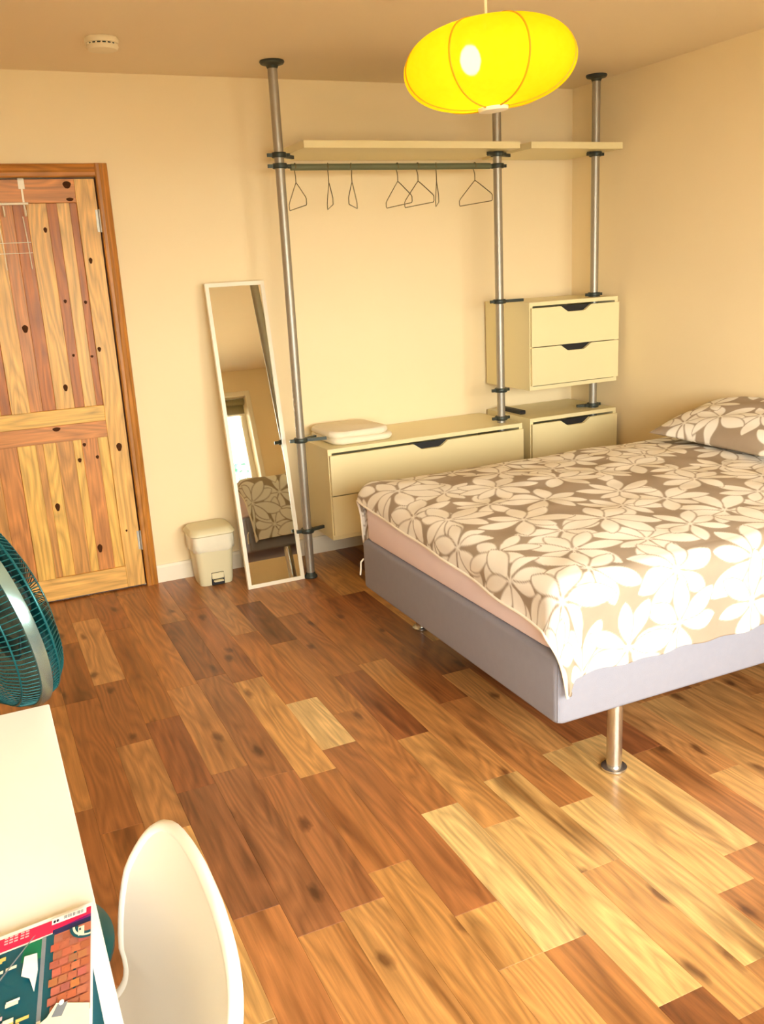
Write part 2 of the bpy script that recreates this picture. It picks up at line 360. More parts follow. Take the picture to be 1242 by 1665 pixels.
rails = [board('rail', DL+.09, .012, 1.855, DT, FY, FB, 'r', True), board('rail', DL+.09, .012, .862, .935, FY, FB, 'y', True),
         board('rail', DL+.09, .012, .783, .862, FY, FB, 'r', True), board('rail', DL+.09, .012, DB, .120, FY, FB, 'p', True)]
mu = board('muntin', -.400, -.318, .120, .783, FY, FB, 'y'); mu2 = board('muntin', -.400, -.318, .935, 1.855, FY, FB, 'p')
up_r = [(-.318, -.262, 'r'), (-.262, -.203, 'b'), (-.203, -.119, 'p'), (-.119, -.074, 'b'), (-.074, -.020, 'g'), (-.020, .012, 'b')]
lo_r = [(-.318, -.285, 't'), (-.285, -.228, 'y'), (-.228, -.150, 't'), (-.150, -.112, 'y'), (-.112, -.036, 'r'), (-.036, .012, 'y')]
up_l = [(-.648, -.58, 'p'), (-.58, -.535, 'r'), (-.535, -.49, 'p'), (-.49, -.445, 'y'), (-.445, -.400, 'b')]
lo_l = [(-.648, -.58, 'r'), (-.58, -.49, 't'), (-.49, -.400, 'r')]
UB = [board('panel_strip', a, bq, .935, 1.855, PY+.0008*(k % 2), FB, c) for k, (a, bq, c) in enumerate(up_r)]
LB = [board('panel_strip', a, bq, .120, .783, PY+.0008*(k % 2), FB, c) for k, (a, bq, c) in enumerate(lo_r)]
for k, (a, bq, c) in enumerate(up_l): board('panel_strip', a, bq, .935, 1.855, PY+.0008*(k % 2), FB, c)
for k, (a, bq, c) in enumerate(lo_l): board('panel_strip', a, bq, .120, .783, PY+.0008*(k % 2), FB, c)
for par, x, z, y, rx, rz in ((UB[2], -.137, 1.741, PY, .008, .012), (st_r, .040, 1.60, FY, .008, .014), (UB[3], -.095, 1.426, PY, .007, .009), (UB[5], -.006, 1.416, PY, .007, .008),
        (st_r, .026, 1.198, FY, .008, .012), (UB[0], -.285, 1.315, PY, .013, .018), (UB[2], -.148, 1.033, PY, .010, .017), (st_r, .058, .725, FY, .013, .021),
        (LB[3], -.131, .683, PY, .009, .011), (LB[4], -.048, .688, PY, .008, .009), (LB[1], -.262, .470, PY, .011, .020), (LB[4], -.095, .232, PY, .012, .022), (st_r, .041, .303, FY, .005, .006),
        (UB[3], -.092, 1.179, PY, .006, .007), (UB[5], -.010, 1.167, PY, .007, .006), (rails[2], -.216, .845, FY, .018, .010), (LB[4], -.10, .755, PY, .008, .009), (rails[0], -.02, 1.93, FY, .018, .016), (rails[0], -.015, 1.868, FY, .016, .008)):
    knot(par, x, z, y, rx, rz)
for z in (1.773, .245):
    h = G().tube([(DR+.004, -.026, z-.05), (DR+.004, -.026, z+.05)], .0055, 10); h.box(DR-.012, DR, -.0235, -.0195, z-.048, z+.048)
    h.build('hinge', 'steel', door, smooth=True)
# casing
tr = struct(thing('trim_1', '', ''), 'golden brown pine door casing around the panel door', 'door trim')
cas = [(0, 0), (0, -.030), (.006, -.034), (.020, -.034), (.026, -.029), (.040, -.026), (.046, -.029), (.054, -.026), (.058, -.018), (.058, 0)]
def casing(horiz, x, label):
    g = G()
    if horiz: g.prism(cas, lambda u, v, d: (d, v, DZ1+.0005+u), DX0-.058+.058, DX1-.0)
    else: g.prism(cas, lambda u, v, d: (x+u*label, v, d), 0, DZ1+.058)
    o = g.build('casing', 'pineh' if horiz else 'pine', tr); o.color = (*lin(196, 128, 50), 1); return o
casing(True, 0, 1)
casing(False, DX1, 1); casing(False, DX0, -1)
for nm, bx in (('jamb', (DX0, DL-.001, -.002, .07, 0, DZ1)), ('jamb', (DR+.0065, DX1+.001, -.002, .07, 0, DZ1)), ('gap_backing', (DX0, DX1, .021, T, 0, DZ1))):
    o = G().box(*bx).build(nm, 'pine', tr); o.color = (*lin(120, 70, 28), 1)  # unseen panel added behind the leaf; dark wood gives the gap its shade

# ---- window
win = struct(thing('window_1', '', ''), 'white framed window over the garden, reflected in the mirror', 'window')
yo = YR-.17
for k, bx in enumerate(((WX0, WX1, yo-.03, yo+.03, WZ0, WZ0+.06), (WX0, WX1, yo-.03, yo+.03, WZ1-.06, WZ1), (WX0, WX0+.06, yo-.03, yo+.03, WZ0+.06, WZ1-.06), (WX1-.06, WX1, yo-.03, yo+.03, WZ0+.06, WZ1-.06), ((WX0+WX1)/2-.035, (WX0+WX1)/2+.035, yo-.03, yo+.03, WZ0+.06, WZ1-.06))):
    G().box(*bx, c=.004).build('frame_bar', 'trimw', win)
xm = (WX0+WX1)/2
for a, bq in ((WX0+.05, xm-.03), (xm+.03, WX1-.05)): G().box(a, bq, yo-.003, yo+.003, WZ0+.05, WZ1-.05).build('pane', 'glass', win)
G().box(WX0-.04, WX1+.04, YR-.139, YR+.05, WZ0-.03, WZ0-.001, c=.004).build('window_sill', 'trimw', win)
for a in (WX0-.05, WX1): G().box(a, a+.05, YR, YR+.018, WZ0, WZ1+.05, c=.003).build('architrave', 'trimw', win)
G().box(WX0, WX1, YR, YR+.018, WZ1, WZ1+.05, c=.003).build('architrave', 'trimw', win)
bl = thing('roller_blind', 'beige roller blind rolled up at the top of the window', 'blind', (xm, YR-.08, WZ1-.06))
G().tube([(WX0+.01, YR-.08, WZ1-.045), (WX1-.01, YR-.08, WZ1-.045)], .034, 14).build('roll', 'blind', bl, smooth=True)
G().box(WX0+.012, WX1-.012, YR-.116, YR-.1135, WZ1-.17, WZ1-.05).build('fabric', 'blind', bl); G().box(WX0+.012, WX1-.012, YR-.120, YR-.108, WZ1-.19, WZ1-.17).build('bottom_bar', 'trimw', bl)
# garden outside
tag(G().box(-14, 16, -26, YR-.3, -.35, -.25).build('bounce_ground', 'bounce'), 'unseen ground outside the window, toned as warm stone for bounced light', 'bounce_ground', None, 'structure')  # unseen ground, coloured to keep the bounced light warm
def shrub(x, y, h, w, label):
    t = thing('garden_shrub', label, 'shrub', (x, y, -.25), 'shrubs outside the window')
    G().tube([(x, y, -.25), (x+.03, y, h*.4), (x, y+.02, h*.75)], [.05, .04, .02], 8).build('stem', 'pine', t).color = (.08, .05, .03, 1)
    g = G(); n = 900
    for k in range(n):
        d = Vector(RNG.normal(size=3)).normalized()*(RNG.random()**.4); p = Vector((x+d.x*w, y+d.y*w, h*.52+d.z*h*.5)); s = .07+.05*RNG.random()
        u = Vector(RNG.normal(size=3)).normalized(); q = u.orthogonal().normalized()
        g.add([p-u*s, p+q*s*.45, p+u*s, p-q*s*.45], [(0, 1, 2, 3)])
    g.build('foliage', 'leaf', t, recalc=False)
for x, y, h, w in ((1.1, -10.6, 2.0, .95), (3.4, -10.6, 2.2, 1.05), (5.7, -10.4, 2.1, 1.05)):
    shrub(x, y, h, w, 'leafy green garden shrub outside the window')

# ================================================================ STORAGE POSTS, SHELVES, CHESTS
PYP = -.3686; X1, X2, X3 = .868, 2.016, 2.622
PR = .0215
def clamp(par, x, z, name='clamp', arms=()):
    g = G(); g.lathe([(PR+.0005, -.011), (PR+.010, -.011), (PR+.013, -.006), (PR+.013, .006), (PR+.010, .011), (PR+.0005, .011)], 20, (x, PYP, z))
    o = g.build(name, 'dmetal', par, smooth=True)
    for (dx, dy, ln, w) in arms:
        g = G(); d = Vector((dx, dy, 0)).normalized(); n = Vector((-d.y, d.x, 0))*w/2; a = Vector((x, PYP, z))+d*(PR+.006); e = a+d*ln
        vs = [a-n, a+n, e+n*.7, e-n*.7]; g.add([v+Vector((0, 0, -.0075)) for v in vs]+[v+Vector((0, 0, .0075)) for v in vs], [(0,3,2,1),(4,5,6,7),(0,1,5,4),(1,2,6,5),(2,3,7,6),(3,0,4,7)])
        g.build('arm', 'dmetal', o)
    return o
def post(x, label, clamps):
    t = thing('storage_post', label, 'post', (x, PYP, 0), 'floor to ceiling storage posts')
    G().tube([(x, PYP, .012), (x, PYP, HC-.012)], PR, 24).build('pole', 'steel', t, smooth=True)
    G().lathe([(.032, 0.0005), (.034, .005), (.032, .012), (.026, .018), (.0225, .03)], 28, (x, PYP, 0)).build('floor_plate', 'dmetal', t, smooth=True)
    G().lathe([(.0225, -.032), (.028, -.020), (.050, -.014), (.055, -.006), (.053, -.0005)], 28, (x, PYP, HC)).build('ceiling_plate', 'dmetal', t, smooth=True)
    for z, arms in clamps: clamp(t, x, z, arms=arms)
stub = (-1, 0, .028, .014); rst = (1, 0, .024, .016)
post(X1, 'steel storage post beside the leaning mirror', [(2.012, (stub, rst, (.75, .66, .10, .02))), (1.966, (stub, (1, 0, .022, .014))), (.709, (stub, (1, -.25, .10, .02), (1, .5, .08, .02))), (.249, (stub, (1, .2, .07, .02)))])
post(X2, 'steel storage post between the wide chest and the stacked drawer units', [(2.016, (stub, rst, (.9, .45, .09, .02), (-.9, -.45, .06, .02))), (1.961, (stub, rst)), (1.298, (stub, (1, -.1, .11, .02))), (.836, (stub, rst)), (.672+.013, (stub, rst))])
post(X3, 'steel storage post rising out of the stacked drawer units by the corner', [(2.016, (stub, rst, (-.9, -.45, .06, .02))), (1.298, (stub, rst)), (.690, (stub, rst, (-1, .2, .07, .02)))])
CF, CBK = -.458, -.022                        # front and back of the units
def shelf(x0, x1, label):
    t = tag(G().box(x0, x1, -.49, -.02, 2.0285, 2.060, c=.002).build('wall_shelf', 'lam'), label, 'shelf', 'white shelves over the clothes rail')
def panel_hole(g, x0, x1, y0, y1, z0, z1, hx):
    if hx is None: return g.box(x0, x1, y0, y1, z0, z1)
    a, b_, c, d = hx-PR-.002, hx+PR+.002, PYP-PR-.002, PYP+PR+.002
    g.box(x0, a, y0, y1, z0, z1); g.box(b_, x1, y0, y1, z0, z1); g.box(a, b_, y0, c, z0, z1); g.box(a, b_, d, y1, z0, z1); return g
def shelf_h(x0, x1, hx, label):
    g = G(); panel_hole(g, x0, x1, -.49, -.02, 2.0285, 2.060, hx)
    tag(g.build('wall_shelf', 'lam'), label, 'shelf', 'white shelves over the clothes rail')
shelf_h(.945, 2.072, X2, 'long white shelf directly above the clothes rail')
shelf_h(2.138, 2.700, X3, 'short white shelf above the stacked drawer units, near the corner')
def chest(name, x0, x1, z0, z1, rows, hx, label, grips):
    t = thing(name, label, 'chest', ((x0+x1)/2, CF, z0), 'hanging drawer units')
    th = .020; g = G()
    panel_hole(g, x0, x1, CF, CBK, z1-th, z1, hx); panel_hole(g, x0, x1, CF, CBK, z0, z0+th, hx)
    g.box(x0, x0+th, CF, CBK, z0+th, z1-th); g.box(x1-th, x1, CF, CBK, z0+th, z1-th); g.box(x0+th, x1-th, CBK-.008, CBK, z0+th, z1-th)
    g.build('body', 'lam', t)
    zt, zb = z1-th-.007, z0+th+.004; H = (zt-zb)/rows
    for r in range(rows):
        a, b_ = zb+H*r+.002, zb+H*(r+1)-.003; xa, xb = x0+.004, x1-.004; cx = (x0+x1)/2; nw, nh = .098, .030
        poly = [(xa, a), (xb, a), (xb, b_)]
        if grips[r]: poly += [(cx+nw, b_), (cx+nw*.80, b_-nh*.45), (cx+nw*.58, b_-nh*.92), (cx+nw*.48, b_-nh), (cx-nw*.48, b_-nh), (cx-nw*.58, b_-nh*.92), (cx-nw*.80, b_-nh*.45), (cx-nw, b_)]
        poly += [(xa, b_)]
        # front set proud of the carcass sides
        dr = G().prism(poly, lambda u, v, d: (u, d, v), CF-.018, CF-.0005).build('drawer', 'lam', t)
        g = G(); g.box(x0+th+.012, x0+th+.024, CF, CBK-.03, a+.01, b_-.04); g.box(x1-th-.024, x1-th-.012, CF, CBK-.03, a+.01, b_-.04); g.box(x0+th+.024, x1-th-.024, CF, CBK-.03, a+.01, a+.018)
        if hx is None: g.build('drawer_box', 'lam', dr)
        if grips[r]:
            G().box(cx-nw-.02, cx+nw+.02, CF, CF+.006, b_-nh-.03, b_+.0015).build('notch_shade', 'black', dr)  # black plate added for the shade inside the notch
    return t
chest('wide_drawer_chest', .970, 2.090, .201, .661, 2, X2, 'wide cream two-drawer chest with a folded towel on top', (False, True))
chest('small_drawer_chest', 2.140, 2.712, .201, .676, 2, X3, 'small cream drawer unit standing lowest beside the bed head corner', (True, True))
chest('small_drawer_chest', 2.140, 2.712, .827, 1.285, 2, X3, 'small cream two-drawer unit hung above the other small unit', (True, True))
tag(G().box(2.176, 2.212, -.31, -.09, .6765, .697, c=.003).build('support_bar', 'black'), 'short black support bar lying on the small lower drawer unit', 'support bar')
# clothes rail
cr = thing('clothes_rail', 'grey green clothes rail hung with wire hangers', 'rail', (1.44, PYP, 1.961))
G().tube([(X1+.052, PYP, 1.961), (X2-.044, PYP, 1.961)], .0145, 18).build('rod', 'rail', cr, smooth=True)
for a, b_ in ((X1+.037, X1+.056), (X2-.048, X2-.036)): G().tube([(a, PYP, 1.963), (b_, PYP, 1.963)], .008, 10).build('end_pin', 'dmetal', cr, smooth=True)
# hangers
def hanger(x, ang, label, sway=0.):
    """ang: rotation of the hanger about the vertical, 0 = across the rail"""
    t = thing('wire_hanger', label, 'hanger', (x, PYP, 1.961), 'wire hangers on the clothes rail')
    ca, sa = math.cos(ang), math.sin(ang)
    def W(s, z, side=0): return (x+ca*s, PYP+sa*s, 1.961+z)
    hr = .0172/abs(sa); hook = [W(hr*math.cos(a), .0168*math.sin(a)) for a in [math.pi*1.15-k*math.pi*1.25/12 for k in range(13)]]
    hook += [W(hr*.95, -.012), W(.006, -.026), W(0, -.040), W(0, -.066)]
    G().tube(hook, .0022, 6).build('hook', 'wire', t, smooth=True)
    w = .185
    loop = [W(0, -.066), W(-w*.25, -.085), W(-w*.92, -.140), W(-w, -.150), W(-w, -.170), W(-w*.96, -.176), W(w*.96, -.176), W(w, -.170), W(w, -.150), W(w*.92, -.140), W(w*.25, -.085)]
    G().tube(loop, .0022, 6, closed=True).build('shoulder_wire', 'wire', t, smooth=True)
HL = ['wire hanger hanging beside the mirror-side post', 'narrow-looking wire hanger turned almost edge on, second from the mirror-side post', 'wire hanger turned edge on, third from the mirror-side post',
      'wire hanger overlapped by its neighbour, middle of the rail', 'wire hanger overlapping two neighbours on the rail', 'wire hanger turned edge on among the crossed hangers', 'wire hanger hanging beside the post over the wide chest']
for (x, ang), lb in zip(((.940, 1.44), (1.101, 1.26), (1.218, 1.06), (1.457, 1.46), (1.566, 1.49), (1.667, 1.115), (1.884, 1.495)), HL): hanger(x, ang, lb)

# ================================================================ MIRROR, BIN, CONDUIT, TOWEL, ALARM
mi = thing('standing_mirror', 'tall narrow mirror in a slim white frame leaning on the wall', 'mirror', (.684, -.376, 0))
y0, y1, Lm = -.378, -.105, 1.468          # foot y, top y, top z
dv = Vector((0, y1-y0, Lm)).normalized(); nv = Vector((0, -dv.z, dv.y)); ox = .684; hw = .1475; Lh = math.hypot(Lm, y1-y0)
def MP(u, v, d): q = Vector((ox+u, y0, .0015))+dv*v+nv*d; return (q.x, q.y, q.z)
def mbox(g, u0, u1, v0, v1, d0, d1):
    vs = [MP(u, v, d) for u in (u0, u1) for v in (v0, v1) for d in (d0, d1)]; g.add(vs, [(0,1,3,2),(4,6,7,5),(0,4,5,1),(2,3,7,6),(0,2,6,4),(1,5,7,3)])
fwid = .018
for nm, a in (('frame_side', (-hw, -hw+fwid, 0, Lh)), ('frame_side', (hw-fwid, hw, 0, Lh)), ('frame_end', (-hw+fwid, hw-fwid, 0, fwid)), ('frame_end', (-hw+fwid, hw-fwid, Lh-fwid, Lh))):
    g = G(); mbox(g, *a, -.022, 0); g.build(nm, 'trimw', mi)
g = G(); mbox(g, -hw+fwid-.004, hw-fwid+.004, fwid-.004, Lh-fwid+.004, -.010, -.006); g.build('glass', 'mirror', mi)
g = G(); mbox(g, -hw+fwid-.004, hw-fwid+.004, fwid-.004, Lh-fwid+.004, -.020, -.0105); g.build('back_board', 'trimw', mi)
tag(G().tube([(.606, -.0205, .002), (.606, -.0205, .5), (.606, -.0045, .56), (.606, -.0045, 1.2)], .004, 8).build('cable', 'trimw', smooth=True), 'thin white cable running up the wall behind the mirror', 'cable')

bn = thing('pedal_bin', 'small cream pedal bin with a white liner on the floor by the mirror', 'bin', (.425, -.135, 0))
def rrect(cx, cy, w, d, r, n=6):
    p = []
    for qx, qy, a0 in ((1, 1, 0), (-1, 1, 90), (-1, -1, 180), (1, -1, 270)):
        for k in range(n+1):
            a = math.radians(a0+90*k/n); p.append((cx+qx*(w/2-r)+r*math.cos(a), cy+qy*(d/2-r)+r*math.sin(a)))
    return p
def loft(g, secs, cap0=True, cap1=True, mi=0):
    n = len(secs[0][0]); vs = []; fs = []
    for poly, z in secs: vs += [(x, y, z if not callable(z) else z(x, y)) for x, y in poly]
    for i in range(len(secs)-1): fs += [(i*n+k, i*n+(k+1) % n, (i+1)*n+(k+1) % n, (i+1)*n+k) for k in range(n)]
    if cap0: fs.append(tuple(range(n))[::-1])
    if cap1: fs.append(tuple((len(secs)-1)*n+k for k in range(n)))
    return g.add(vs, fs, mi)
BX, BY = .425, -.135
g = G(); loft(g, [(rrect(BX, BY, .165, .15, .03), .001), (rrect(BX, BY, .172, .157, .03), .02), (rrect(BX, BY, .205, .185, .035), .255)]); bo = g.build('body', 'bin', bn, smooth=True)
sk = []
for z, e, am in ((.176, .003, .004), (.182, .007, .007), (.205, .007, .008), (.235, .006, .007), (.262, .004, .003)):
    w = .165+(.205-.165)*(z-.001)/.254+2*e
    poly = rrect(BX, BY, w, w*.92, .038); n = len(poly)
    poly = [(BX+(x-BX)*(1+am/.1*.5*math.sin(k*2.3+z*60)), BY+(y-BY)*(1+am/.1*.5*math.sin(k*1.7+z*40))) for k, (x, y) in enumerate(poly)]
    sk.append((poly, z if z > .2 else (lambda x, y, z=z: z+.008*math.sin(x*40+y*31))))
g = G(); loft(g, sk, False, False); g.build('liner', 'bag', bn, smooth='all')
g = G(); loft(g, [(rrect(BX, BY, .222, .200, .04), .262), (rrect(BX, BY, .232, .210, .042), .268), (rrect(BX, BY, .230, .208, .042), .276), (rrect(BX, BY+.004, .205, .180, .045), .294), (rrect(BX, BY+.006, .15, .12, .04), .298)]); g.build('lid', 'bin', bn, smooth=True)
yf = BY-.157/2
g = G().box(BX-.030, BX+.036, yf-.004, yf+.004, .001, .070, c=.003); g.build('pedal_recess', 'black', bn)
g = G().box(BX-.028, BX+.034, yf-.010, yf-.001, .034, .066, c=.004); g.box(BX-.022, BX+.028, yf-.026, yf-.004, .022, .030, c=.003); g.build('pedal', 'bin', bn, smooth=True)

tw = thing('folded_towel', 'folded white towel on the wide drawer chest', 'towel', (1.19, -.24, .661))
def soft_slab(g, cx, cy, w, d, z0, z1, wob, ph):
    n = 9; secs = []
    for k in range(n):
        t = k/(n-1); a = math.pi*t-math.pi/2; inset = .5*(z1-z0)*(1-math.cos(a))*.9
        z = z0+(z1-z0)*(.5+.5*math.sin(a)); poly = rrect(cx, cy, w-2*inset, d-2*inset, .055, 8)
        poly = [(x+wob*math.sin(y*31+ph), y+wob*math.sin(x*27+ph*2)) for x, y in poly]
        secs.append((poly, (lambda x, y, z=z, t=t: z+t*.006*math.sin(x*19+ph)*math.cos(y*17))))
    loft(g, secs)
for k, (z0, z1, w, d, dx) in enumerate(((.662, .696, .335, .34, .004), (.692, .726, .322, .325, -.004))):
    g = G(); soft_slab(g, 1.185+dx, -.235, w, d, z0, z1, .006, k*1.3); g.build('towel_fold', 'towel', tw, smooth='all')
sa = thing('smoke_alarm', 'round white smoke alarm on the ceiling', 'smoke alarm', (.105, -.62, HC))
G().lathe([(.060, -.0005), (.064, -.008), (.062, -.020), (.058, -.022)], 36, (.105, -.62, HC)).build('base', 'smoke', sa, smooth=True)
G().lathe([(.054, -.021), (.054, -.028)], 36, (.105, -.62, HC)).build('vent_slot', 'dmetal', sa, smooth=True)
for k in range(18):
    a = 2*math.pi*k/18; G().box(.105+.0565*math.cos(a)-.003, .105+.0565*math.cos(a)+.003, -.62+.0565*math.sin(a)-.003, -.62+.0565*math.sin(a)+.003, HC-.0285, HC-.0215).build('vent_rib', 'smoke', sa)
G().lathe([(.060, -.028), (.061, -.034), (.054, -.043), (.030, -.047), (0, -.048)], 36, (.105, -.62, HC)).build('cover', 'smoke', sa, smooth=True)

# over-door hook rack
rk = thing('over_door_rack', 'white wire hook rack hung over the top of the pine door', 'rack', (-.30, -.03, 1.955))
for x in (-.212, -.52):
    g = G().box(x-.013, x+.013, -.026, -.0205, 1.915, 1.9575); g.box(x-.013, x+.013, -.026, .017, 1.9555, 1.9595); g.box(x-.004, x+.004, -.0255, -.0215, 1.80, 1.915); g.build('strap', 'trimw', rk)
G().tube([(-.56, -.034, 1.853), (-.195, -.034, 1.853)], .0055, 10).build('bar', 'trimw', rk, smooth=True)
for x in (-.212, -.30, -.39, -.52):
    G().tube([(x, -.030, 1.845), (x, -.032, 1.815), (x, -.045, 1.800), (x, -.060, 1.808), (x, -.064, 1.825)], .003, 8).build('hook', 'trimw', rk, smooth=True)
for x in (-.225, -.33): G().tube([(x, -.024, 1.80), (x+.006, -.0225, 1.69), (x+.008, -.0225, 1.575)], .0022, 6).build('hanging_wire', 'trimw', rk, smooth=True)
for z in (1.69, 1.645): G().tube([(-.45, -.0245, z), (-.205, -.0245, z)], .0018, 6).build('cross_wire', 'trimw', rk, smooth=True)

# ================================================================ PENDANT LAMP
LC = Vector((.850, -2.2, 2.020)); 
lp = thing('pendant_lamp', 'large yellow fabric lantern lamp hanging from the ceiling', 'lamp', (LC.x, LC.y, HC))
tilt = Matrix.Rotation(math.radians(-4.0), 3, Vector((fw.x, fw.y, 0)).normalized())
NR = 7; SR, SH = .234, .108
def shade_pt(th, t, k=1.0):
    """t from -1 (bottom) to 1 (top)"""
    a = t*math.pi/2*.93; r = SR*k*(abs(math.cos(a))**.72); z = SH*k*math.sin(a)
    lobe = 1-.022*(abs(math.cos(NR*(th-th0)/2))**10)
    return LC+tilt @ Vector((r*lobe*math.cos(th), r*lobe*math.sin(th), z))
th0 = math.atan2(CAM_POS.y-LC.y, CAM_POS.x-LC.x)+math.pi/NR
nt_, nz = 140, 36
g = G(); vs = [shade_pt(2*math.pi*k/nt_, -1+2*j/nz) for j in range(nz+1) for k in range(nt_)]
g.add(vs, [(j*nt_+k, j*nt_+(k+1) % nt_, (j+1)*nt_+(k+1) % nt_, (j+1)*nt_+k) for j in range(nz) for k in range(nt_)])
g.build('lamp_shade', 'shade', lp, smooth='all')
for i in range(NR):
    th = th0+2*math.pi*i/NR
    G().tube([shade_pt(th, -1+2*j/24, 1.002) for j in range(25)], .0028, 6).build('shade_rib', 'rib', lp, smooth=True)
zb = LC+tilt @ Vector((0, 0, -SH*.995)); zt = LC+tilt @ Vector((0, 0, SH*.995))
G().lathe([(.040, .004), (.042, 0), (.040, -.008), (.030, -.010), (.0, -.010)], 28, zb, axis=tilt).build('bottom_cap', 'trimw', lp, smooth=True)
G().lathe([(.040, -.004), (.042, 0), (.032, .006)], 28, zt, axis=tilt).build('top_ring', 'trimw', lp, smooth=True)
G().tube([zt-Vector((0, 0, .05)), zt+Vector((-.001, 0, .06)), Vector((LC.x, LC.y, HC-.03))], .004, 8).build('cord', 'trimw', lp, smooth=True)
G().lathe([(.012, -.045), (.045, -.025), (.05, -.001)], 24, (LC.x, LC.y, HC)).build('ceiling_rose', 'trimw', lp, smooth=True)
bc = Vector((.800, -2.20, 2.035))
G().lathe([(0, -.022), (.010, -.0195), (.018, -.0125), (.022, 0), (.018, .0125), (.010, .0195)], 20, bc).build('bulb', 'bulb', lp, smooth='all')
G().tube([bc+Vector((0, 0, .020)), zt-Vector((0, 0, .03))], .011, 12).build('lamp_holder', 'rib', lp, smooth=True)

# ================================================================ BED
BX0, BX1, BYN, BYF, BZ0, BZ1 = .806, 2.722, -2.573, -1.213, .225, .437
bd = thing('bed', 'double bed with a grey upholstered base on steel legs', 'bed', (1.75, -1.9, 0))
g = G(); secs = []
for k in range(7):
    a = math.pi/2*k/6; i_ = .014*(1-math.sin(a)); secs.append((rrect((BX0+BX1)/2, (BYN+BYF)/2, BX1-BX0-2*i_, BYF-BYN-2*i_, .022, 5), BZ0+.014*(1-math.cos(a))))
for k in range(7):
    a = math.pi/2*k/6; i_ = .022*(1-math.cos(a)); secs.append((rrect((BX0+BX1)/2, (BYN+BYF)/2, BX1-BX0-2*i_, BYF-BYN-2*i_, .024, 5), BZ1-.022*(1-math.sin(a))))
loft(g, secs); base = g.build('base', 'grey', bd, smooth=True)
# corner seam stitched down the foot corners
for yy in (BYN, BYF):
    s_ = 1 if yy == BYF else -1
    G().tube([(BX0+.0062, yy-s_*.0062, BZ0+.01), (BX0+.0062, yy-s_*.0062, BZ1-.02)], .0022, 6).build('corner_seam', 'grey', base, smooth=True)
for lx, ly in ((1.043, -2.532), (1.043, -1.255), (2.50, -2.532), (2.50, -1.255)):
    lg = G().tube([(lx, ly, .010), (lx, ly, BZ0+.002)], .0235, 24).build('leg', 'chrome', bd, smooth=True)
    G().lathe([(.036, .0005), (.039, .003), (.039, .009), (.036, .011), (.024, .0115)], 28, (lx, ly, 0)).build('foot', 'chrome', lg, smooth=True)
G().tube([(BX0+.006, BYF+.004, .345), (BX0-.004, BYF+.012, .33), (BX0-.007, BYF+.010, .30), (BX0-.010, BYF+.012, .275)], .0035, 8).build('tie_cord', 'trimw', bd, smooth=True)
g = G(); secs = []; mw, md = BX1-BX0-.008, BYF-BYN-.012; MX, MY = (BX0+BX1)/2, (BYN+BYF)/2
for k in range(9):
    a = math.pi*k/8-math.pi/2; i_ = (.022 if k < 4 else .045)*(1-math.cos(a)); h0, h1 = BZ1+.0005, .604
    z = h0+.022+.022*math.sin(a) if k < 4 else h1-.045+.045*math.sin(a)
    secs.append((rrect(MX, MY, mw-2*i_, md-2*i_, .07, 6), z))
loft(g, secs); tag(g.build('mattress', 'sheet', smooth='all'), 'mattress under a pale pink fitted sheet on the bed base', 'mattress')

#CLOTH
CR = .072                                  # bend radius at the edges
CXF, CXH, CYN, CYF, CZT = .862, 2.44, -2.535, -1.255, .668
OVN, OVF = .322, .42                       # overhang on the near and the far side
def ov_foot(y): return np.interp(y, [-2.6, -2.35, -2.0, -1.4, -1.2], [.205, .185, .150, .118, .10])
def cloth(p, q):
    """cloth coordinates (metres, p towards the head, q across) -> points; p < CXF and q outside [CYN, CYF] hang over the edges"""
    p = np.asarray(p, float); q = np.asarray(q, float)
    dp = np.maximum(CXF-p, 0); dq = np.where(q < CYN, q-CYN, np.where(q > CYF, q-CYF, 0.))
    d = np.hypot(dp, dq); dd = np.maximum(d, 1e-9); ux, uy = -dp/dd, dq/dd
    a = np.minimum(d/CR, math.pi/2); out = CR*np.sin(a); down = CR*(1-np.cos(a))+np.maximum(d-CR*math.pi/2, 0)
    x = np.maximum(p, CXF)+ux*out; y = np.clip(q, CYN, CYF)+uy*out
    # soft crown and wrinkles
    ed = np.minimum(np.minimum(q-CYN, CYF-q), p-CXF); crown = .018*np.clip(ed/.35, 0, 1)**.7
    s1 = np.sin(9*p+3.1*q+1)*np.sin(5.5*q-2*p+.4); s2 = np.sin(23*p-9*q+2.2)*np.sin(14*q+6*p); s3 = np.sin(31*q+13*p+.6)*np.sin(17*p-8*q)
    top = np.clip(1-d/.1, 0, 1)
    z = CZT+crown-down+(.006*s1+.0028*s2+.0016*s3)*(.35+.65*top)
    hang = np.clip((d-CR)/.2, 0, 1); fold = hang*(.005*np.sin(17*p+2)*np.abs(uy)+.008*np.sin(19*q+1)*np.abs(ux)+.006*np.sin(41*p+5*q))
    x = x+ux*(fold+.004); y = y+uy*(fold+.004)
    return x, y, z
